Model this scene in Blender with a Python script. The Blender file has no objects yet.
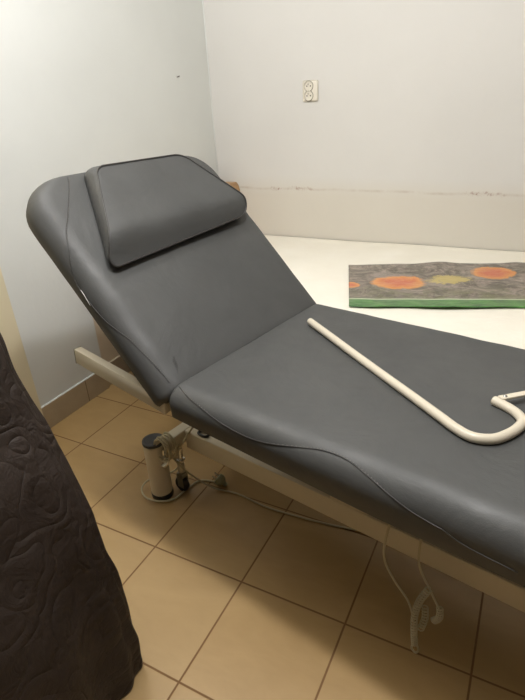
import bpy, bmesh, math, random
from mathutils import Vector, Matrix, noise
random.seed(4)
C = bpy.context.scene.collection
PI = math.pi

# ------------------------------------------------------------------ helpers
def link(name, bm, mat, parent=None, smooth=True, sharp=None):
    bmesh.ops.recalc_face_normals(bm, faces=bm.faces[:])
    me = bpy.data.meshes.new(name); bm.to_mesh(me); bm.free()
    o = bpy.data.objects.new(name, me); C.objects.link(o)
    for m in (mat if isinstance(mat, (list, tuple)) else [mat]): me.materials.append(m)
    if smooth:
        for p in me.polygons: p.use_smooth = True
        if sharp: me.set_sharp_from_angle(angle=math.radians(sharp))
    if parent: o.parent = parent
    return o
def tag(o, label, cat, group=None):
    o['label'] = label; o['category'] = cat
    if group: o['group'] = group
    return o
def thing(name, label, cat, loc=(0,0,0), rz=0, group=None):
    o = bpy.data.objects.new(name, None); C.objects.link(o)
    o.location = loc; o.rotation_euler = (0,0,rz)
    return tag(o, label, cat, group)
def struct(name, bm, mat, smooth=False):
    o = link(name, bm, mat, None, smooth); o['kind'] = 'structure'; return o
def box(bm, x0,x1,y0,y1,z0,z1, bev=0, seg=2, mtx=None):
    r = bmesh.ops.create_cube(bm, size=1)
    vs = r['verts']
    for v in vs: v.co = Vector(((x0+x1)/2+v.co.x*(x1-x0), (y0+y1)/2+v.co.y*(y1-y0), (z0+z1)/2+v.co.z*(z1-z0)))
    if mtx: bmesh.ops.transform(bm, matrix=mtx, verts=vs)
    if bev:
        es = list({e for v in vs for e in v.link_edges})
        bmesh.ops.bevel(bm, geom=es, offset=bev, segments=seg, affect='EDGES', profile=.5)
def B(*a, **k):
    bm = bmesh.new(); box(bm, *a, **k); return bm
def catmull(P, n=8):
    P = [Vector(p) for p in P]; out = []
    Q = [P[0]*2-P[1]] + P + [P[-1]*2-P[-2]]
    for i in range(1, len(Q)-2):
        a,b,c,d = Q[i-1:i+3]
        for k in range(n):
            t = k/n
            out.append(.5*((2*b)+(c-a)*t+(2*a-5*b+4*c-d)*t*t+(3*b-a-3*c+d)*t**3))
    out.append(P[-1]); return out
def tube(bm, pts, r, seg=10, cap=True):
    pts = [Vector(p) for p in pts]
    t0 = (pts[1]-pts[0]).normalized()
    nrm = t0.orthogonal().normalized(); rings = []
    for i, p in enumerate(pts):
        t = (pts[min(i+1,len(pts)-1)]-pts[max(i-1,0)]).normalized()
        nrm = (nrm - t*nrm.dot(t)).normalized(); bn = t.cross(nrm)
        rr = r(i/(len(pts)-1)) if callable(r) else r
        rings.append([bm.verts.new(p+nrm*math.cos(2*PI*k/seg)*rr+bn*math.sin(2*PI*k/seg)*rr) for k in range(seg)])
    for a,b in zip(rings, rings[1:]):
        for k in range(seg): bm.faces.new((a[k],a[(k+1)%seg],b[(k+1)%seg],b[k]))
    if cap:
        bm.faces.new(rings[0][::-1]); bm.faces.new(rings[-1])
def lathe(bm, prof, seg=24, mtx=None):
    rings = [[bm.verts.new((r*math.cos(2*PI*k/seg), r*math.sin(2*PI*k/seg), z)) for k in range(seg)] for r,z in prof]
    for a,b in zip(rings, rings[1:]):
        for k in range(seg): bm.faces.new((a[k],a[(k+1)%seg],b[(k+1)%seg],b[k]))
    bm.faces.new(rings[0][::-1]); bm.faces.new(rings[-1])
    if mtx: bmesh.ops.transform(bm, matrix=mtx, verts=[v for r in rings for v in r])

# ------------------------------------------------------------------ materials
class NT:
    def __init__(s, name):
        s.m = bpy.data.materials.new(name); s.m.use_nodes = True
        s.t = s.m.node_tree; s.b = s.t.nodes['Principled BSDF']
    def n(s, typ, ins=None, **k):
        nd = s.t.nodes.new(typ)
        for a,v in k.items(): setattr(nd, a, v)
        for a,v in (ins or {}).items():
            if isinstance(v, bpy.types.NodeSocket): s.t.links.new(v, nd.inputs[a])
            else: nd.inputs[a].default_value = v
        return nd
    def set(s, **k):
        for a,v in k.items():
            i = s.b.inputs[a.replace('_',' ')]
            if isinstance(v, bpy.types.NodeSocket): s.t.links.new(v, i)
            else: i.default_value = v
    def obj(s): return s.n('ShaderNodeTexCoord').outputs['Object']
    def noise(s, vec, scale, detail=4, rough=.5, dist=0):
        return s.n('ShaderNodeTexNoise', {'Vector':vec,'Scale':scale,'Detail':detail,'Roughness':rough,'Distortion':dist}).outputs['Fac']
    def math(s, op, a, b=0, c=0, clamp=False):
        nd = s.n('ShaderNodeMath', {0:a,1:b,2:c}, operation=op); nd.use_clamp = clamp; return nd.outputs[0]
    def mix(s, f, a, b):
        nd = s.n('ShaderNodeMix', data_type='RGBA')
        for i,v in ((0,f),(6,a),(7,b)):
            if isinstance(v, bpy.types.NodeSocket): s.t.links.new(v, nd.inputs[i])
            else: nd.inputs[i].default_value = v
        return nd.outputs[2]
    def ramp(s, f, lo, hi):
        return s.n('ShaderNodeMapRange', {'Value':f,'From Min':lo,'From Max':hi}).outputs[0]
    def sep(s, v): return s.n('ShaderNodeSeparateXYZ', {0:v}).outputs
    def mapping(s, v, loc=(0,0,0), sc=(1,1,1)): return s.n('ShaderNodeMapping', {'Vector':v,'Location':loc,'Scale':sc}).outputs[0]
    def bump(s, h, strength=.3, dist=.01):
        s.set(Normal=s.n('ShaderNodeBump', {'Height':h,'Strength':strength,'Distance':dist}).outputs[0])
def sr(r,g,b):
    f = lambda c: (c/12.92 if c<=.04045 else ((c+.055)/1.055)**2.4)
    return (f(r/255),f(g/255),f(b/255),1)
def plain(name, col, rough=.5, metal=0, bump=None, var=.0, scale=20):
    t = NT(name); v = t.obj(); n = t.noise(v, scale, 4)
    dark = tuple(c*(1-var) for c in col[:3])+(1,)
    t.set(Base_Color=t.mix(n, dark, col), Roughness=rough, Metallic=metal)
    if bump: t.bump(t.noise(v, bump[0], 5), bump[1], bump[2])
    return t.m

def wall_mat(name, col, low, back=False):
    t = NT(name); v = t.obj(); x,y,z = t.sep(v)
    big = t.noise(v, 1.6, 4, .6); c = t.mix(t.ramp(big,.35,.7), col, tuple(q*.95 for q in col[:3])+(1,))
    if back:
        # the paint is a little yellower under an old scuff line where furniture rubbed
        wob = t.math('MULTIPLY', t.math('SUBTRACT', t.noise(v, 6, 3), .5), .02)
        zz = t.math('ADD', z, wob)
        under = t.ramp(zz, .80, .70)
        c = t.mix(t.math('MULTIPLY', under, .3), c, low)
        d = t.math('ABSOLUTE', t.math('SUBTRACT', zz, .733))
        line = t.ramp(d, .009, .001)
        patch = t.ramp(t.noise(t.mapping(v, (0,0,0), (5,1,2)), 2, 4, .7), .35, .62)
        c = t.mix(t.math('MULTIPLY', t.math('MULTIPLY', line, patch), .38), c, sr(176,158,138))
        # small reddish rub marks on the line
        for x0, w in ((.16,.05),(.31,.09),(1.24,.11)):
            dx = t.math('ABSOLUTE', t.math('SUBTRACT', x, x0))
            f = t.math('MULTIPLY', t.ramp(dx, w, w*.3), t.ramp(d, .014, .002))
            f = t.math('MULTIPLY', f, t.ramp(t.noise(v, 55, 3, .7), .5, .62))
            c = t.mix(t.math('MULTIPLY', f, .8), c, sr(150,112,96))
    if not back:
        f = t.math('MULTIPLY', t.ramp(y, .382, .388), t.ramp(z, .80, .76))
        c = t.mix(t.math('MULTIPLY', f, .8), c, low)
    h = t.math('ADD', t.math('MULTIPLY', t.noise(v, 5, 3), .7), t.math('MULTIPLY', t.noise(v, 60, 4), .10))
    t.bump(h, .25, .02)
    t.set(Base_Color=c, Roughness=.62)
    t.b.inputs['Specular IOR Level'].default_value = .3
    return t.m
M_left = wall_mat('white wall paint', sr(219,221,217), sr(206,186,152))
M_back = wall_mat('cream wall paint', sr(218,216,211), sr(206,193,164), True)
M_ceil = plain('ceiling paint', sr(232,230,222), .8, bump=(40,.1,.005))

M_far = plain('taupe wall paint', sr(150,136,116), .7)  # unseen walls, guessed dark to keep the shade under the table deep
def tile_mat():
    t = NT('floor tile'); v = t.obj(); x,y,z = t.sep(v); s = .30
    u_, w_ = t.math('DIVIDE', x, s), t.math('DIVIDE', y, s)
    def grid(a):
        fr = t.math('FRACT', a); return t.math('MINIMUM', fr, t.math('SUBTRACT', 1, fr))
    e = t.math('MINIMUM', grid(u_), grid(w_))
    edge = t.ramp(e, .006, .0105)
    cell = t.n('ShaderNodeCombineXYZ', {0:t.math('FLOOR', u_),1:t.math('FLOOR', w_),2:0}).outputs[0]
    rnd = t.n('ShaderNodeTexWhiteNoise', {'Vector':cell}, noise_dimensions='3D').outputs[0]
    n1 = t.noise(t.mapping(v,(0,0,0),(1,2.2,1)), 5, 5, .6, .6)
    base = t.mix(t.ramp(n1,.3,.72), sr(174,144,97), sr(161,131,85))
    base = t.mix(t.math('MULTIPLY', rnd, .3), base, sr(178,152,108))
    base = t.mix(t.math('MULTIPLY', t.ramp(t.noise(v,70,3),.6,.8), .15), base, sr(150,125,90))
    c = t.mix(edge, sr(118,86,52), base)
    t.set(Base_Color=c, Roughness=t.mix(edge, (.85,)*3+(1,), (.42,)*3+(1,)))
    h = t.math('ADD', t.math('MULTIPLY', t.ramp(e,.004,.014), 1), t.math('MULTIPLY', t.noise(v,14,3), .10))
    t.bump(h, .35, .0018)
    return t.m
M_floor = tile_mat()
def baseboard_mat():
    t = NT('baseboard tile'); v = t.obj(); x,y,z = t.sep(v)
    a = t.math('FRACT', t.math('DIVIDE', t.math('ADD', t.math('ADD', x, y), .245), .30))
    e = t.math('MINIMUM', a, t.math('SUBTRACT', 1, a))
    base = t.mix(t.ramp(t.noise(v,7,5,.6),.3,.7), sr(184,168,142), sr(168,152,126))
    t.set(Base_Color=t.mix(t.ramp(e,.004,.009), sr(110,92,66), base), Roughness=.38)
    t.bump(t.noise(v,20,3), .1, .002)
    return t.m
M_base = baseboard_mat()

def leather():
    t = NT('grey-black leatherette'); v = t.obj()
    vor = t.n('ShaderNodeTexVoronoi', {'Vector':v,'Scale':520.}, feature='F1').outputs['Distance']
    wr = t.noise(t.mapping(v,(0,0,0),(1,1,1)), 7, 5, .55, .8)
    fine = t.noise(v, 300, 2)
    n = t.noise(v, 3.5, 4, .6)
    t.set(Base_Color=t.mix(t.ramp(n,.3,.7), (.050,.051,.050,1), (.062,.063,.061,1)),
          Roughness=t.ramp(t.noise(v,9,4), -.9, 1.6))
    t.b.inputs['Roughness'].default_value = .5
    h = t.math('ADD', t.math('MULTIPLY', wr, 1.0), t.math('MULTIPLY', t.math('ADD', vor, fine), .018))
    t.bump(h, .35, .012)
    t.b.inputs["Specular IOR Level"].default_value = .55
    return t.m
M_leather = leather()
M_leather.node_tree.nodes['Principled BSDF'].inputs['Coat Weight'].default_value = 0
M_seam = plain('leatherette seam', (.035,.033,.031,1), .4)
M_thread = plain('stitching', (.22,.20,.18,1), .7)
M_white = plain('cream powder-coated steel', sr(214,204,182), .38, 0, (90,.04,.002), .06)
M_tube = plain('cream painted tube', sr(206,197,178), .3, 0, (90,.03,.002), .06)
M_black = plain('black plastic', (.012,.012,.013,1), .4, 0, (60,.05,.002))
M_rubber = plain('dark grey rubber cap', (.045,.045,.047,1), .55, 0, (120,.1,.002), .2)
M_chrome = plain('chrome', (.7,.69,.66,1), .18, 1)
M_cable = plain('beige cable', sr(190,180,150), .5, 0, None, .12, 60)
M_plug = plain('pale green-grey plug plastic', sr(150,150,120), .35, 0, None, .2, 60)
M_gear = plain('grey motor housing', sr(140,134,112), .5, 0, (60,.1,.002), .1)
M_plate = plain('ivory socket plastic', sr(228,222,208), .3)
M_hole = plain('dark socket hole', (.03,.028,.025,1), .7)
M_door = plain('cream gloss door paint', sr(226,215,184), .4, 0, (12,.08,.004), .05, 6)
M_tag = plain('white care tag', (.75,.75,.72,1), .7)
M_nail = plain('dull nail', (.15,.13,.11,1), .5, .6)
def wood():
    t = NT('light brown bed wood'); v = t.obj()
    g = t.noise(t.mapping(v,(0,0,0),(14,2,14)), 4, 6, .6, .5)
    t.set(Base_Color=t.mix(t.ramp(g,.3,.7), sr(186,150,108), sr(160,124,86)), Roughness=.45)
    t.bump(g, .1, .003); return t.m
M_wood = wood()
def sheet_mat():
    t = NT('white cotton sheet'); v = t.obj()
    fine = t.n('ShaderNodeTexWave', {'Vector':v,'Scale':260.}, wave_type='BANDS').outputs['Fac']
    n = t.noise(v, 2.4, 5, .6)
    t.set(Base_Color=t.mix(t.ramp(n,.3,.75), sr(242,238,226), sr(232,226,210)), Roughness=.85)
    t.b.inputs['Sheen Weight'].default_value = .1
    t.bump(t.math('ADD', t.math('MULTIPLY', t.noise(v,9,5,.6,1.0), 1), t.math('MULTIPLY', fine, .02)), .3, .01)
    return t.m
M_sheet = sheet_mat()
def quilt_mat():
    t = NT('brown quilted satin'); v = t.obj()
    # curling stitched channels: distorted rings, puffed between the stitch lines
    d = t.n('ShaderNodeTexNoise', {'Vector':v,'Scale':4.5,'Detail':2.}).outputs['Color']
    vv = t.n('ShaderNodeVectorMath', {0:v,1:t.n('ShaderNodeVectorMath',{0:d,1:(.22,.22,.22)},operation='MULTIPLY').outputs[0]}, operation='ADD').outputs[0]
    vo = t.n('ShaderNodeTexVoronoi', {'Vector':vv,'Scale':8.}, feature='F1').outputs['Distance']
    rings = t.math('ABSOLUTE', t.math('SINE', t.math('MULTIPLY', vo, 14)))
    puff = t.math('POWER', rings, .5)
    h = t.math('ADD', t.math('MULTIPLY', puff, .6), t.math('MULTIPLY', t.noise(v, 26, 5, .65, 1.), 1.3))
    t.bump(h, .5, .010)
    t.set(Base_Color=t.mix(t.ramp(t.noise(v,5,3),.3,.7), (.022,.015,.011,1), (.036,.026,.021,1)), Roughness=.55)
    t.b.inputs['Specular IOR Level'].default_value = .2; t.b.inputs['Sheen Weight'].default_value = 0
    t.b.inputs['Sheen Roughness'].default_value = .4
    return t.m
M_quilt = quilt_mat()
def poster_mat():
    t = NT('printed plastic mat'); v = t.obj(); x,y,z = t.sep(v)
    n = t.noise(v, 9, 7, .75, 1.2); n2 = t.noise(v, 26, 6, .75, .8); n3 = t.noise(t.mapping(v,(3,1,0),(1,2.4,1)), 9, 5, .6, 1.2)
    c = t.mix(t.ramp(n,.42,.58), sr(72,64,54), sr(142,128,120))
    c = t.mix(t.math('MULTIPLY', t.ramp(n2,.54,.64), .45), c, sr(176,164,150))
    c = t.mix(t.math('MULTIPLY', t.ramp(n3,.54,.66), .6), c, sr(66,62,44))
    # leaves and a seed head low in the picture
    low = t.math('MULTIPLY', t.ramp(y,.24,.12), t.ramp(t.noise(v,16,5,.7,1.), .42,.6))
    c = t.mix(t.math('MULTIPLY', low, .7), c, sr(92,96,48))
    def blob(cx,cy,a,b,ang=0.):
        dx, dy = t.math('SUBTRACT', x, cx), t.math('SUBTRACT', y, cy)
        ca, sa = math.cos(ang), math.sin(ang)
        X = t.math('DIVIDE', t.math('ADD', t.math('MULTIPLY',dx,ca), t.math('MULTIPLY',dy,sa)), a)
        Y = t.math('DIVIDE', t.math('SUBTRACT', t.math('MULTIPLY',dy,ca), t.math('MULTIPLY',dx,sa)), b)
        return t.math('ADD', t.math('MULTIPLY',X,X), t.math('MULTIPLY',Y,Y))
    for cx,cy,a,b in ((.205,.272,.108,.080),(.60,.385,.085,.075),(.0,.235,.045,.035)):
        f = t.math('ADD', blob(cx,cy,a,b), t.math('MULTIPLY', t.math('SUBTRACT', n, .5), 2.0))
        c = t.mix(t.ramp(f, 1.15, .85), c, t.mix(t.ramp(f, .1, .75), sr(196,92,50), sr(212,140,66)))
    f = t.math('ADD', blob(.41,.30,.085,.05), t.math('MULTIPLY', t.math('SUBTRACT', n2, .5), 4.5))
    c = t.mix(t.math('MULTIPLY', t.ramp(f, 1.1, .7), .8), c, sr(196,176,96))
    g = t.mix(t.ramp(t.noise(v,14,5,.6),.35,.65), sr(40,92,34), sr(74,134,56))
    c = t.mix(t.ramp(y, .084, .078), c, t.mix(0., sr(190,200,170), sr(190,200,170)))
    c = t.mix(t.ramp(y, .075, .070), c, g)
    t.set(Base_Color=c, Roughness=.28)
    t.b.inputs['Coat Weight'].default_value = .5; t.b.inputs['Coat Roughness'].default_value = .12
    t.bump(t.noise(t.mapping(v,(0,0,0),(1,2,1)), 7, 4, .6, 1.), .5, .008)
    return t.m
M_poster = poster_mat()

# ------------------------------------------------------------------ room
XW, XR, YB, YF, ZC = -.21, 4.6, 1.526, -4.2, 2.55
def quad(*p):
    bm = bmesh.new(); bm.faces.new([bm.verts.new(q) for q in p]); return bm
struct('floor', B(XW-.1,XR+.1,YF-.1,YB+.1,-.08,0), M_floor)
struct('ceiling', B(XW-.1,XR+.1,YF-.1,YB+.1,ZC,ZC+.08), M_ceil)
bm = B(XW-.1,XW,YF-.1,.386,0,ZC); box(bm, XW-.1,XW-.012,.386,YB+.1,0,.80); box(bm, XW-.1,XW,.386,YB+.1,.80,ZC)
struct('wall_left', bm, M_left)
struct('wall_back', B(XW,XR,YB,YB+.1,0,ZC), M_back)
struct('wall_right', B(XR,XR+.1,YF-.1,YB+.1,0,ZC), M_far)
struct('wall_front', B(XW,XR,YF-.1,YF,0,ZC), M_far)
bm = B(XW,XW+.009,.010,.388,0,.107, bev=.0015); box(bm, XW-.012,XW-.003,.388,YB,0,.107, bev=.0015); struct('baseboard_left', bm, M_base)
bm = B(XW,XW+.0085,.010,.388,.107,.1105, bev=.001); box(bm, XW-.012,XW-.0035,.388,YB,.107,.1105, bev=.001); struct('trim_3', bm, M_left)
bm = B(XW-.003,XR,YB-.009,YB,0,.107, bev=.0015); struct('baseboard_back', bm, M_base)
# corner bead of filler where the two walls meet
bm = bmesh.new(); tube(bm, [(XW+.001,YB-.001,.107),(XW+.001,YB-.001,ZC)], .004, 8); struct('trim_1', bm, M_left, True)
# door casing and door on the left wall
bm = B(XW,XW+.018,-.072,.007,0,2.06, bev=.003)
box(bm, XW+.014,XW+.024,-.072,-.052,0,2.04, bev=.003)
box(bm, XW,XW+.018,-.93,-.86,0,2.06, bev=.003); box(bm, XW,XW+.018,-.859,-.073,1.99,2.06, bev=.003)
struct('trim_2', bm, M_door)
d = struct('door_1', B(XW+.001,XW+.012,-.859,-.073,.005,1.985, bev=.002), M_door)

# ------------------------------------------------------------------ wall socket (double, upright)
s = thing('wall_socket', 'ivory double power socket on the cream wall above the bed', 'socket', (.375,YB,1.207))
bm = B(-.040,.040,-.009,0,-.047,.047, bev=.0085, seg=4); link('faceplate', bm, M_plate, s, sharp=50)
for k, z in enumerate((.0215,-.0215)):
    bm = bmesh.new()
    m = Matrix.Translation((-.008,-.008,z)) @ Matrix.Rotation(PI/2,4,'X')
    lathe(bm, [(.0215,-.001),(.0225,.004),(.0212,.0055),(.0195,.004),(.0190,.0012),(.0,.0010)][:5]+[(.001,.001)], 32, m)
    r = link('socket_well', bm, M_plate, s, sharp=40)
    bm = bmesh.new()
    for hx in (-.0095,.0095):
        lathe(bm, [(.0028,.0005),(.0028,.0025),(.001,.0026)], 12, Matrix.Translation((-.008+hx,-.008,z)) @ Matrix.Rotation(PI/2,4,'X'))
    link('pin_hole', bm, M_hole, r)
    bm = bmesh.new(); tube(bm, [(-.008,-.008,z+.009),(-.008,-.020,z+.009)], .0022, 10); link('earth_pin', bm, M_chrome, r)
    bm = bmesh.new()
    a0 = 30 if k == 0 else 20
    pts = [(-.008+.0232*math.cos(math.radians(a)),-.0098,z+.0232*math.sin(math.radians(a))) for a in range(0,361,12)]
    tube(bm, pts, .0016, 6); link('rim_groove', bm, M_gear, r)
bm = bmesh.new(); tube(bm, [(XW,1.23,1.302),(XW+.012,1.23,1.304)], .0018, 8)
lathe(bm, [(.004,0),(.004,.0012),(.001,.0014)], 12, Matrix.Translation((XW+.012,1.23,1.304)) @ Matrix.Rotation(PI/2,4,'Y'))
tag(link('wall_nail', bm, M_nail), 'small nail head sticking out of the left white wall', 'nail')

# ------------------------------------------------------------------ bed against the back wall
bed = thing('bed', 'low bed with a light brown wooden headboard against the back wall', 'bed', (.85,.95,0))
def L(x,y,z=0): return (x-.85, y-.95, z)
# headboard: rounded panel with a rail, standing on two posts
bm = bmesh.new()
Y0, Y1, Z0, Z1, R = .430, 1.512, .150, .772, .045
prof = [(Y0,Z0),(Y1,Z0)]
prof += [(Y1-R+R*math.cos(a), Z1-R+R*math.sin(a)) for a in [i*PI/16 for i in range(9)]]
prof += [(Y0+R-R*math.sin(a), Z1-R+R*math.cos(a)) for a in [i*PI/16 for i in range(9)]]
f0 = [bm.verts.new((-.125-.85, y-.95, z)) for y,z in prof]; f1 = [bm.verts.new((-.062-.85, y-.95, z)) for y,z in prof]
bm.faces.new(f0[::-1]); bm.faces.new(f1); n = len(prof)
for i in range(n): bm.faces.new((f0[i],f0[(i+1)%n],f1[(i+1)%n],f1[i]))
bmesh.ops.bevel(bm, geom=[e for e in bm.edges if all(abs(v.co.x-(-.062-.85))<1e-5 for v in e.verts)], offset=.005, segments=3, affect='EDGES')
link('headboard', bm, M_wood, bed, sharp=40)
for y in (.62, 1.36):
    bm = B(-.125-.85,-.062-.85,y-.03-.95,y+.03-.95,0,.155, bev=.003); link('headboard_leg', bm, M_wood, bed, sharp=40)
bm = B(-.074-.85,1.92-.85,.40-.95,1.49-.95,.18,.27, bev=.006); link('bed_frame', bm, M_wood, bed, sharp=40)
bm = B(-.070-.85,1.92-.85,.40-.95,1.50-.95,.27,.448, bev=.035, seg=4); link('mattress', bm, M_sheet, bed)
for x in (.0, 1.84):
    for y in (.46,1.43):
        bm = B(x-.03-.85,x+.03-.85,y-.03-.95,y+.03-.95,0,.185, bev=.004); link('leg', bm, M_wood, bed, sharp=40)
# sheet: one draped cloth, soft folds, hanging over the near side
bm = bmesh.new(); NX, NY = 150, 110
def sheet_pt(i, j):
    x = -.073 + 2.02*i/NX
    s_ = j/NY*1.32            # run from the wall over the top and down the near side
    top = 1.115; yb = YB-.006; rr = .03
    hang = max(0, s_-top)
    if s_ < top: y, z = yb-s_, .462
    else:
        a = min(hang/rr, PI/2)
        y = yb-top-rr*math.sin(a); z = .462-rr*(1-math.cos(a))-max(0, hang-rr*PI/2)
    p = Vector((x*2.2, s_*2.6, .3))
    dz = (noise.noise(p)*.010 + noise.noise(p*3)*.003 + noise.noise(Vector((x*9+s_*3, s_*5, 2)))*.0018)
    z += .008*x
    if s_ < top: z += dz*min(1, s_*12+.3) + (.006*math.exp(-((s_)/.03)**2))
    else: y -= .018*(.5+.5*math.sin(x*16+2*noise.noise(Vector((x*2,0,0)))))*min(1, hang*6)
    return (x,y,max(z, .21))
V = [[bm.verts.new(sheet_pt(i,j)) for j in range(NY+1)] for i in range(NX+1)]
for i in range(NX):
    for j in range(NY): bm.faces.new((V[i][j],V[i+1][j],V[i+1][j+1],V[i][j+1]))
o = link('bed_sheet', bm, M_sheet); sm = o.modifiers.new('thick','SOLIDIFY'); sm.thickness = .003; sm.offset = -1
tag(o, 'white cotton sheet spread over the bed by the back wall', 'bed sheet')

# ------------------------------------------------------------------ printed mat on the sheet
ang = math.atan2(.32,.947)
bm = bmesh.new(); NX, NY = 110, 70; W_, D_ = .86, .512
def mat_z(x, y):
    z = .0035 + .004*(.5+noise.noise(Vector((x*4,y*3,1)))) + .002*noise.noise(Vector((x*12,y*12,4)))
    z += .009*math.exp(-((x-.40)/.07)**2)*max(0,(y-.30)/.21)**2
    z += .005*math.exp(-((x-.72)/.05)**2)*max(0,(y-.2)/.3)
    return z
V = [[bm.verts.new((W_*i/NX, D_*j/NY, mat_z(W_*i/NX, D_*j/NY))) for j in range(NY+1)] for i in range(NX+1)]
for i in range(NX):
    for j in range(NY): bm.faces.new((V[i][j],V[i+1][j],V[i+1][j+1],V[i][j+1]))
o = link('printed_mat', bm, M_poster); o.location = (.897,.604,.4745); o.rotation_euler = (0,0,ang)
sm = o.modifiers.new('thick','SOLIDIFY'); sm.thickness = .0015; sm.offset = 1
tag(o, 'glossy printed plastic mat with orange poppies and a green border on the white sheet', 'plastic mat')

# ------------------------------------------------------------------ treatment table
TA = math.radians(-10.9)
TO = Vector((.764,-.309,0)); 
tb = thing('treatment_table', 'dark grey adjustable treatment table with raised backrest on a cream steel frame', 'treatment table', TO, TA)
def rrect(L_, W_, d, R, n=10, ns=(60,34)):
    """outline of a rounded rectangle [0,L]x[0,W] inset by d; R = 4 corner radii starting at (0,0), counter-clockwise"""
    if not isinstance(d, tuple): d = (d,d)
    dn, do = d
    c = [(do,dn),(L_-do,dn),(L_-do,W_-do),(do,W_-do)]; pts = []
    for k in range(4):
        r = max(R[k]-do, .008); sx = 1 if k in (0,3) else -1; sy = 1 if k < 2 else -1
        cx, cy = c[k][0]+sx*r, c[k][1]+sy*r; a0 = PI + k*PI/2
        arc = [(cx+r*math.cos(a0+i*PI/2/n), cy+r*math.sin(a0+i*PI/2/n)) for i in range(n+1)]
        if pts:
            q = pts[-1]; m = ns[0] if k in (1,3) else ns[1]
            pts += [(q[0]+(arc[0][0]-q[0])*i/m, q[1]+(arc[0][1]-q[1])*i/m) for i in range(1,m)]
        pts += arc
    q = pts[-1]; a = pts[0]; m = ns[1]
    pts += [(q[0]+(a[0]-q[0])*i/m, q[1]+(a[1]-q[1])*i/m) for i in range(1,m)]
    return pts
def side_profile(T, sh, sv):
    """(inset, height) from underside edge up the side and over the shoulder to the flat top"""
    P = [(.045,-T),(.020,-T),(.008,-T+.004),(.002,-T+.012)]
    for i in range(12):
        a = i/11*PI/2; P.append((sh*(1-math.cos(a)), -sv*(1-math.sin(a))))
    return P
KO = .34
def cushion(L_, W_, T, R, sh, sv, taper=0, crown=.004, wr=1.0, seed=0):
    bm = bmesh.new(); rings = []
    prof = side_profile(T, sh, sv); full = [((d, d*KO), h) for d,h in prof]
    dn, do = full[-1][0]; k = 14; hw = min(L_,W_)/2-.015
    for i in range(1, k+1):
        t = i/k; full.append(((dn+(hw-dn)*t, do+(hw-do)*t), crown*math.sin(t*PI/2)))
    full = [((hw,hw),-T+.002)] + full
    for (d, h) in full:
        ring = []
        for (x,y) in rrect(L_, W_, d, R):
            z = h
            if h > -T*.9:
                z += wr*(.0022*noise.noise(Vector((x*5+seed,y*5,1)))+.0014*noise.noise(Vector((x*14,y*11+seed,3))))
            if z < 0: z *= 1-taper*max(0, 1-x/.55)
            ring.append(bm.verts.new((x,y,z)))
        rings.append(ring)
    n = len(rings[0])
    for a,b in zip(rings, rings[1:]):
        for k in range(n): bm.faces.new((a[k],a[(k+1)%n],b[(k+1)%n],b[k]))
    bm.faces.new(rings[0][::-1]); bm.faces.new(rings[-1])
    return bm, prof
def surf(prof, s):
    """point of the side profile at parameter s (0 = underside, 1 = end of shoulder), as (inset, height)"""
    P = prof[1:]
    if s > 1: return P[-1][0]+(s-1)*.1, .0008
    x = max(0,min(.9999,s))*(len(P)-1); i = int(x); f = x-i
    return P[i][0]+(P[i+1][0]-P[i][0])*f, P[i][1]+(P[i+1][1]-P[i][1])*f
SEAT_Y0 = -.003; SW = .661; BW = .674
bm, sprof = cushion(1.26, SW, .110, (.018,.10,.10,.022), .060, .055, taper=.2)
seat = link('seat_cushion', bm, M_leather, tb); seat.location = (-.024, SEAT_Y0, .594)
bm, bprof = cushion(.672, BW, .088, (.022,.108,.105,.016), .060, .050, seed=7)
back = link('backrest_cushion', bm, M_leather, tb)
AL = math.radians(45)
# local axes of the backrest: x up the slope (away from the seat), y across, z out of the cushion
mb = Matrix(((-math.cos(AL),0,math.sin(AL)),(0,1,0),(math.sin(AL),0,math.cos(AL)))).to_4x4()
# keep it a proper rotation: flip handedness through the mesh
back.data.transform(Matrix.Scale(-1,4,(1,0,0))); back.data.flip_normals()
mb2 = Matrix(((math.cos(AL),0,math.sin(AL)),(0,1,0),(-math.sin(AL),0,math.cos(AL)))).to_4x4()
mb2.translation = Vector((.0, -.008, .577)); back.matrix_local = mb2
def backpt(w, d, h, vy=0):           # child coordinates on the backrest (x is mirrored)
    return Vector((-w, vy+d, h))
def seam(parent, pts, prof, flip, L0):
    P = []
    for (x, s_) in pts:
        P.append((x, s_))
    P3 = catmull([(x, s_, 0) for x,s_ in P], 14); out = []
    for p in P3:
        d, h = surf(prof, p.y)
        x = -p.x if flip else p.x
        if h < 0: h *= 1-L0*max(0, 1-x/.55)
        out.append(Vector((x, d, h)) + Vector((0, -.0006, .0006)))
    bm = bmesh.new(); tube(bm, out, .0011, 6); link('seam', bm, M_seam, parent)
    bm = bmesh.new()
    out2 = [q+Vector((0, .0022, .0010)) for q in out]
    for i in range(0, len(out2)-1, 2): tube(bm, [out2[i], out2[i].lerp(out2[i+1], .7)], .0005, 5)
    link('stitching', bm, M_thread, parent)
#SEAMS
seam(seat, [(.020,.75),(.06,.61),(.11,.50),(.18,.36),(.25,.31),(.31,.38),(.38,.55),(.43,.66),(.48,.67),(.53,.56),(.58,.41),(.63,.28),(.70,.2),(.80,.18)], sprof, False, .2)
seam(back, [(.035,.72),(.06,.71),(.10,.67),(.14,.62),(.18,.56),(.21,.47),(.27,.31),(.36,.25),(.41,.42),(.45,.62),(.50,.83),(.54,1.09),(.60,1.51),(.650,1.81)], bprof, True, 0)
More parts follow.
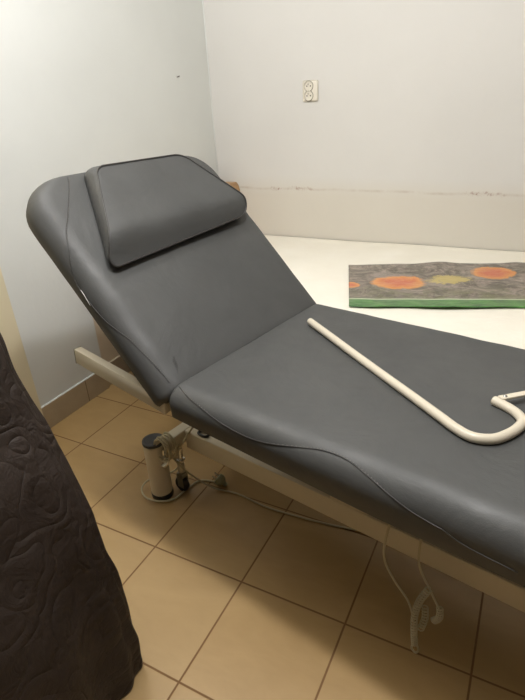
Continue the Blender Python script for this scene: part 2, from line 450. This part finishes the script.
# care tag in the side seam
bm = bmesh.new()
P = catmull([(-.354,.001,-.046),(-.338,-.003,-.040),(-.322,-.003,-.043),(-.309,.000,-.051)], 6)
for off in (0,):
    a = [bm.verts.new(p) for p in P]; b = [bm.verts.new(p+Vector((0,-.003,.004))) for p in P]
    for i in range(len(P)-1): bm.faces.new((a[i],a[i+1],b[i+1],b[i]))
t_ = link('care_tag', bm, M_tag, back); t_.modifiers.new('t','SOLIDIFY').thickness = .0008
# backrest end: stitched corner folds beside the hinge
for k in range(3):
    P = [(-.022-.008*k, .050+.006*k, -.004), (-.050-.006*k, .062+.005*k, .0012), (-.078-.004*k, .070+.004*k, .0016)]
    bm = bmesh.new(); tube(bm, catmull(P, 6), .0006, 5); link('stitching', bm, M_seam, back)

def part(name, bm, mat=None, parent=None, sharp=40):
    return link(name, bm, mat or M_white, parent or tb, sharp=sharp)
# base frame rails (near and far), cross tubes
for y in (.222, .420):
    part('base_rail', B(-.245,1.16,y,y+.040,.182,.250, bev=.004, seg=3))
part('cross_tube', B(-.285,-.245,.158,.55,.205,.250, bev=.004, seg=3))
part('cross_tube', B(1.16,1.20,.08,.60,.205,.250, bev=.004, seg=3))
# upper frame under the cushions
for y in (.15, .49):
    part('upper_rail', B(.03,1.15,y,y+.03,.455,.489, bev=.003))
for x in (.05,.60,1.12):
    part('upper_crossbar', B(x,x+.03,.181,.489,.455,.489, bev=.003))
# upright plates between base rail and upper frame
for x in (.30,.86):
    for y in (.2235,.4225):
        part('upright_plate', B(x,x+.11,y,y+.006,.2505,.4545, bev=.001))
# lifting links and motor
def bar(x0,z0,x1,z1,y,w=.03,t=.02):
    L_ = math.hypot(x1-x0,z1-z0); a = math.atan2(z1-z0,x1-x0)
    m = Matrix.Translation((x0,y,z0)) @ Matrix.Rotation(-a,4,'Y')
    return B(0,L_,-t/2,t/2,-w/2,w/2, bev=.003, mtx=m)
for y in (.33,.38):
    part('lifting_link', bar(.08,.27,.50,.44,y)); part('lifting_link', bar(.66,.27,1.04,.44,y))
bm = bmesh.new(); box(bm, .46,.64,.262,.33,.30,.40, bev=.008); box(bm, .64,.70,.275,.32,.32,.38, bev=.006); part('motor', bm, M_gear)
bm = bmesh.new(); tube(bm, [(.70,.30,.35),(1.0,.30,.38)], .016, 16); part('motor_rod', bm, M_chrome)
bm = B(.585,.64,.19,.222,.33,.40, bev=.006); part('control_box', bm, M_black)
# head-end support bar, sticks out past the backrest
m = Matrix.Translation((-.402,.012,.575)) @ Matrix.Rotation(math.radians(6.6),4,'Y')
bm = B(0,.365,-.011,.011,-.024,.022, bev=.0015, mtx=m); hb = part('backrest_bar', bm)
bm = B(-.0015,.0005,-.0115,.0115,-.0245,.0225, mtx=m); part('end_cap', bm, M_gear, hb)
m = Matrix.Translation((-.402,.58,.575)) @ Matrix.Rotation(math.radians(6.6),4,'Y')
bm = B(.10,.365,-.011,.011,-.024,.022, bev=.0015, mtx=m); part('backrest_bar', bm)
# black oval latch between cushion and rail
bm = bmesh.new(); P = [(-.175+.020*math.cos(a),.240+.011*math.sin(a),.2545) for a in [i*2*PI/24 for i in range(25)]]
tube(bm, P, .0042, 10, cap=False); part('latch_ring', bm, M_black)
# floor columns
for y in (.145,.535):
    bm = bmesh.new(); lathe(bm, [(.031,.020),(.0355,.021),(.0355,.232),(.033,.234)], 40, Matrix.Translation((-.317,y+.004,0)) @ Matrix.Scale(.93,4,(0,0,1)))
    col = part('foot_column', bm)
    bm = bmesh.new(); lathe(bm, [(.0358,.235),(.0368,.236),(.0368,.243),(.036,.246),(.030,.247),(.028,.2455),(.002,.2455)], 40, Matrix.Translation((-.317,y+.004,0)) @ Matrix.Scale(.93,4,(0,0,1)))
    part('top_cap', bm, M_rubber, col)
    bm = bmesh.new(); lathe(bm, [(.030,.0),(.0362,.002),(.0372,.012),(.0362,.022),(.031,.024)], 40, Matrix.Translation((-.317,y+.004,0)) @ Matrix.Scale(.93,4,(0,0,1)))
    part('bottom_cap', bm, M_black, col)
    bm = B(-.287,-.284,y-.012,y+.02,.207,.240, bev=.002); part('column_bracket', bm)
# casters
for y in (.205,.475):
    bm = bmesh.new(); x = -.268
    tube(bm, [(x,y,.205),(x,y,.085)], .0125, 20)
    ca = part('caster_stem', bm)
    bm = bmesh.new(); lathe(bm, [(.006,-.010),(.025,-.010),(.028,-.006),(.028,.006),(.025,.010),(.006,.010)], 32, Matrix.Translation((x-.006,y,.028)) @ Matrix.Rotation(PI/2,4,'X') @ Matrix.Rotation(0,4,'Y'))
    part('wheel', bm, M_black, ca)
    bm = bmesh.new()
    # hood over the wheel
    for k in range(2):
        yy = y-.0135 if k == 0 else y+.0115
        box(bm, x-.014,x+.012,yy,yy+.002,.022,.078, bev=.0008)
    box(bm, x-.016,x+.014,y-.0135,y+.0135,.062,.080, bev=.004)
    part('caster_fork', bm, M_gear, ca)
    bm = bmesh.new(); tube(bm, [(x-.030,y,.030),(x-.024,y,.055),(x-.012,y,.068)], .006, 10); part('brake_tab', bm, M_chrome, ca)
# bolt and bracket beside the caster
bm = bmesh.new(); tube(bm, [(-.243,.190,.215),(-.243,.190,.150)], .006, 12); lathe(bm, [(.014,.150),(.014,.157),(.008,.158)], 6, Matrix.Translation((-.243,.190,0))); part('bolt', bm, M_chrome)
bm = bmesh.new(); lathe(bm, [(.018,-.004),(.020,0),(.018,.004)], 24, Matrix.Translation((-.278,.150,.158)) @ Matrix.Rotation(.9,4,'X'))
tube(bm, [(-.278,.150,.158),(-.275,.150,.206)], .005, 10); part('adjusting_knob', bm, M_chrome)
# power cord: wrapped round the cross tube, one loop round the column, then out over the floor to the plug
cord = []
for k in range(5*12):
    a = k/12*2*PI; y = .130+.050*k/60
    cord.append((-.265+.029*math.cos(a)+.004*math.sin(k*.7), y, .216+.044*math.sin(a)))
cord = [( -.20,.245,.262),(-.215,.235,.268)] + cord[::-1]
cord += [(-.262,.165,.170),(-.285,.215,.110),(-.330,.225,.045),(-.385,.190,.014),(-.392,.150,.022),(-.380,.112,.020),(-.335,.092,.018),(-.290,.110,.012),(-.262,.150,.006),(-.262,.210,.006),(-.255,.265,.006),(-.215,.290,.005),(-.190,.296,.008)]
bm = bmesh.new(); tube(bm, catmull(cord, 5), .0033, 8); pc = part('power_cord', bm, M_cable)
bm = bmesh.new()
m = Matrix.Translation((-.178,.298,.018)) @ Matrix.Rotation(.3,4,'Z') @ Matrix.Rotation(math.radians(-52),4,'Y')
lathe(bm, [(.006,-.022),(.0075,-.010),(.013,-.006),(.0195,.004),(.0195,.016),(.017,.019)], 24, m)
part('plug', bm, M_plug, pc)
bm = bmesh.new()
for dy in (-.0095,.0095):
    P = [m @ Vector((0,dy,.018)), m @ Vector((0,dy,.037))]; tube(bm, P, .0024, 10)
part('plug_pin', bm, M_chrome, pc)
# second cord from the column wrap down across the floor to the right
P = [(-.262,.160,.190),(-.240,.190,.120),(-.215,.225,.060),(-.180,.262,.012),(-.100,.292,.005),(.010,.298,.005),(.12,.322,.005),(.22,.350,.005),(.32,.385,.005),(.42,.40,.02),(.50,.36,.15),(.52,.33,.30)]
bm = bmesh.new(); tube(bm, catmull(P, 8), .0030, 8); part('motor_cord', bm, M_cable)
# handset cord hanging from the motor, ends in a coiled bundle touching the floor
def hp(x, z, y=.118): return (x, y, z)
P = [(.56,.16,.452),(.53,.122,.43),hp(.515,.385),hp(.504,.300),hp(.509,.250),hp(.536,.206),hp(.570,.166),hp(.588,.110),hp(.592,.060)]
bm = bmesh.new(); tube(bm, catmull(P, 10), .0028, 8)
P = [(.60,.16,.452),(.585,.124,.40),hp(.580,.330,.122),hp(.584,.288,.122),hp(.598,.255,.122),hp(.612,.236,.122)]
tube(bm, catmull(P, 10), .0026, 8)
P = [hp(.612,.236,.12),hp(.622,.222,.118),hp(.638,.198,.116)]
tube(bm, catmull(P, 10), .0026, 8)
def coil(path, turns, R_, r):
    pts = catmull(path, 40); out = []; n = len(pts)
    for i, p in enumerate(pts[:-1]):
        t = (pts[i+1]-p).normalized(); a = t.cross(Vector((0,1,0))).normalized(); b = t.cross(a)
        for k in range(3):
            f = (i+k/3)/n; ph = f*turns*2*PI
            out.append(p.lerp(pts[i+1],k/3)+a*R_*math.cos(ph)+b*R_*math.sin(ph))
    tube(bm, out, r, 6)
coil([hp(.612,.240,.116),hp(.596,.190,.114),hp(.590,.140,.112),hp(.593,.085,.112),hp(.598,.045,.112)], 24, .0066, .0019)
coil([hp(.606,.170,.126),hp(.609,.130,.126),hp(.602,.085,.126)], 9, .0065, .0019)
coil([hp(.640,.203,.116),hp(.642,.172,.116),hp(.630,.150,.116)], 9, .0062, .0019)
P = [hp(.598,.047),hp(.606,.025),hp(.600,.010),hp(.590,.018),hp(.592,.034)]
tube(bm, catmull(P, 10), .0028, 8)
part('handset_cord', bm, M_cable)

# ------------------------------------------------------------------ head pillow on the backrest
def rpoly(cs, n=10, m=14):
    """closed rounded polygon: cs = (x, y, radius)"""
    pts = []; K = len(cs); arcs = []
    for i in range(K):
        p = Vector(cs[i][:2]); a = (Vector(cs[i-1][:2])-p).normalized(); b = (Vector(cs[(i+1)%K][:2])-p).normalized()
        r = cs[i][2]; half = a.angle(b)/2; t = r/math.tan(half); c = p+(a+b).normalized()*(r/math.sin(half))
        s0, s1 = p+a*t, p+b*t; arc = []
        a0 = math.atan2(*(s0-c).yx); a1 = math.atan2(*(s1-c).yx); da = (a1-a0+PI)%(2*PI)-PI
        for k in range(n+1):
            q = a0+da*k/n; arc.append(Vector((c.x+r*math.cos(q), c.y+r*math.sin(q))))
        arcs.append(arc)
    for i in range(K):
        pts += arcs[i]; q = arcs[i][-1]; w = arcs[(i+1)%K][0]
        pts += [q.lerp(w, k/m) for k in range(1, m)]
    return pts
def off(w):
    t = min(1, max(0, (w-.352)/.085)); return .020+.042*(t*t*(3-2*t))**.8 - .006*max(0,(w-.45)/.17)
base_ = rpoly([(.372,.070,.022),(.398,.652,.045),(.650,.560,.07),(.660,.180,.045)])
topo = rpoly([(.352,.052,.020),(.380,.640,.040),(.624,.500,.060),(.628,.186,.045)])
hpil = thing('head_pillow', 'dark grey wedge-shaped head pillow lying on the raised backrest', 'pillow', (0,0,0))
mw = Matrix.Translation(TO) @ Matrix.Rotation(TA,4,'Z') @ Matrix(((math.cos(AL),0,math.sin(AL),0),(0,1,0,0),(-math.sin(AL),0,math.cos(AL),.575),(0,0,0,1)))
cen = Vector((.50,.355))
hpil.matrix_world = mw @ Matrix.Translation((-cen.x, cen.y, .005))
def pp(w, v, z): return (-(w-cen.x), v-cen.y, z-.005)
bm = bmesh.new(); rings = []
def ring(pts, zf): rings.append([bm.verts.new(pp(p.x, p.y, zf(p))) for p in pts])
ring([b_.lerp(cen, .9) for b_ in base_], lambda p: .006)
ring([b_.lerp(cen, .03) for b_ in base_], lambda p: .006)
for k in range(0, 6):
    f = k/5; bul = .006*math.sin(f*PI)
    pts = []
    for a, b in zip(base_, topo):
        q = a.lerp(b, f); o_ = (q-cen).normalized()*bul; pts.append((q+o_, .010+(off(b.x)-.011)*f))
    rings.append([bm.verts.new(pp(q.x, q.y, z)) for q,z in pts])
for d in (.02,.05,.09,.14,.20,.28,.37,.47,.58,.70,.82,.93):
    ring([b_.lerp(cen, d) for b_ in topo], lambda p: off(p.x)+.002*math.sin(min(1,d*3)*PI/2)+.0022*noise.noise(Vector((p.x*13,p.y*11,5)))*min(1,d*8))
n = len(base_)
for a,b in zip(rings, rings[1:]):
    for k in range(n): bm.faces.new((a[k],a[(k+1)%n],b[(k+1)%n],b[k]))
bm.faces.new(rings[0][::-1]); bm.faces.new(rings[-1])
cov = link('pillow_cover', bm, M_leather, hpil)
bm = bmesh.new(); P = [Vector(pp(p.x, p.y, off(p.x)+.0005))+Vector((0,0,0)) for p in topo]; P.append(P[0].copy()); P.append(P[1].copy())
tube(bm, P, .0026, 8, cap=False); link('piping', bm, M_seam, hpil)

# ------------------------------------------------------------------ grab bar lying on the seat
def tp(x, y, z=.6062): return (x, y, z)
P = [tp(.072,.484),tp(.170,.430),tp(.276,.371),tp(.380,.314),tp(.470,.2655),tp(.5595,.2165),tp(.600,.194),tp(.6345,.184),tp(.6668,.198),tp(.6866,.230),tp(.6965,.2635),tp(.6970,.289),tp(.6802,.311),tp(.6542,.326),tp(.6297,.335)]
gb = thing('grab_bar', 'cream painted hook-shaped steel bar lying on the dark seat', 'bar', (0,0,0))
gb.location = TO; gb.rotation_euler = (0,0,TA)
for i in range(len(P)): P[i] = (P[i][0], P[i][1], P[i][2]+.0012)
bm = bmesh.new(); tube(bm, catmull(P, 8), .0102, 20); bar_ = link('bent_tube', bm, M_tube, gb, sharp=60)
for e, q in ((P[0],P[1]),(P[-1],P[-2])):
    bm = bmesh.new(); e = Vector(e); t_ = (e-Vector(q)).normalized(); tube(bm, [e-t_*.001, e+t_*.0015], .0090, 20)
    link('end_plug', bm, M_gear, gb, sharp=40)
a_ = Vector((.640,.334,.6165)); b_ = Vector((.86,.607,.6165)); dv = b_-a_; m = Matrix.Translation(a_) @ Matrix.Rotation(math.atan2(dv.y,dv.x),4,'Z')
bm = B(0,dv.length,-.0075,.0075,-.003,.003, bev=.002, mtx=m); fb = link('flat_arm', bm, M_tube, gb, sharp=40)
bm = bmesh.new(); tube(bm, [(.648,.3435,.619),(.648,.3435,.6215)], .004, 12); link('screw', bm, M_chrome, gb)

# ------------------------------------------------------------------ quilted bedspread over a stand, left foreground
bm = bmesh.new(); NA, NZ = 260, 130
zz = [(0,.172),(.02,.180),(.12,.180),(.26,.176),(.45,.138),(.61,.090),(.715,.044),(.824,.004),(.92,-.05),(1.0,-.13),(1.04,-.22),(1.05,-.40)]
def outx(z):
    for (a,b),(c,d) in zip(zz, zz[1:]):
        if z <= c: return b+(d-b)*(z-a)/(c-a)
    return zz[-1][1]
def quilt_pt(i, j):
    a = 2*PI*i/NA; f = j/NZ
    if f < .82: z = .004+(f/.82)*1.0; sh = 0
    else: z = 1.004+.045*math.sin((f-.82)/.18*PI/2); sh = (f-.82)/.18
    ox = outx(min(z,1.0))
    cx, cy = .36, -1.02
    hx = (.650+ox-cx)*(1-.98*sh); hy = .475*(1-.98*sh)
    e = .36
    c_, s_ = math.cos(a), math.sin(a)
    x = cx+hx*math.copysign(abs(c_)**e, c_); y = cy+hy*math.copysign(abs(s_)**e, s_)
    fl = (1-min(1,z/1.0))
    w = .018*fl*math.sin(a*9+1.1+2*noise.noise(Vector((a,z,0)))) + .012*noise.noise(Vector((x*6,y*6,z*4)))+.006*noise.noise(Vector((x*16,y*16,z*14)))+.007*math.sin(a*31+6*noise.noise(Vector((a*2,z*2,3))))*fl
    return (x+w*c_, y+w*s_, z)
V = [[bm.verts.new(quilt_pt(i,j)) for j in range(NZ+1)] for i in range(NA)]
for i in range(NA):
    for j in range(NZ): bm.faces.new((V[i][j],V[(i+1)%NA][j],V[(i+1)%NA][j+1],V[i][j+1]))
bm.faces.new([V[i][NZ] for i in range(NA)])
o = link('quilted_bedspread', bm, M_quilt)
tag(o, 'dark brown quilted bedspread hanging to the tiled floor in the left foreground', 'bedspread')

# ------------------------------------------------------------------ ceiling lamp (outside the frame) with its light, and an added fill light
LX, LY, LZ = .764+.44*math.cos(TA)+.02*math.sin(TA), -.309+.44*math.sin(TA)-.02*math.cos(TA), 2.18
lp = bpy.data.lights.new('bulb_light','POINT'); lp.energy = 28; lp.shadow_soft_size = .055; lp.color = (1,.99,1)
lo = bpy.data.objects.new('bulb_light', lp); C.objects.link(lo); lo.location = (LX,LY,LZ)
bm = bmesh.new(); lathe(bm, [(.03,2.548),(.055,2.545),(.05,2.52),(.006,2.505),(.006,2.32),(.022,2.31),(.024,2.25),(.02,2.245)], 32, Matrix.Translation((LX,LY,0)))
tag(link('unseen_light_holder', bm, M_plate), 'white lamp holder on a long stem above the near side of the treatment table', 'lamp')
l2 = bpy.data.lights.new('added_fill_light','POINT'); l2.energy = 12.5; l2.shadow_soft_size = .13; l2.color = (1,.99,1)  # fill light added out of view to brighten the lower left wall
lo2 = bpy.data.objects.new('added_fill_light', l2); C.objects.link(lo2); lo2.location = (.30,-.24,2.20)
bm = bmesh.new(); lathe(bm, [(.03,2.648),(.055,2.645),(.05,2.62),(.006,2.605),(.006,2.48),(.02,2.47),(.02,2.43)], 32, Matrix.Translation((.30,-.24,-.10)))
tag(link('unseen_light_holder', bm, M_plate), 'white holder added for an unseen fill light by the left wall', 'lamp')
w = bpy.data.worlds.new('world'); bpy.context.scene.world = w; w.use_nodes = True
w.node_tree.nodes['Background'].inputs[0].default_value = (.02,.02,.02,1)

# ------------------------------------------------------------------ camera
y_, p_, r_ = -.49777524, .46393086, -.05863913
d = Vector((math.sin(y_)*math.cos(p_), math.cos(y_)*math.cos(p_), -math.sin(p_)))
right = Vector((math.cos(y_), -math.sin(y_), 0)); up = right.cross(d)
c_, s_ = math.cos(r_), math.sin(r_)
R0 = right*c_+up*s_; U0 = up*c_-right*s_
cam = bpy.data.cameras.new('camera'); co = bpy.data.objects.new('camera', cam); C.objects.link(co)
mw = Matrix((R0, U0, -d)).transposed().to_4x4(); mw.translation = Vector((1.4564,-1.12367,1.21078)); co.matrix_world = mw
cam.sensor_fit = 'HORIZONTAL'; cam.sensor_width = 36; cam.lens = 513.143*36/525; cam.clip_start = .02
sc = bpy.context.scene; sc.camera = co
sc.view_settings.view_transform = 'Standard'; sc.view_settings.look = 'None'; sc.view_settings.gamma = 1
sc.view_settings.use_curve_mapping = False; sc.view_settings.exposure = 1.18
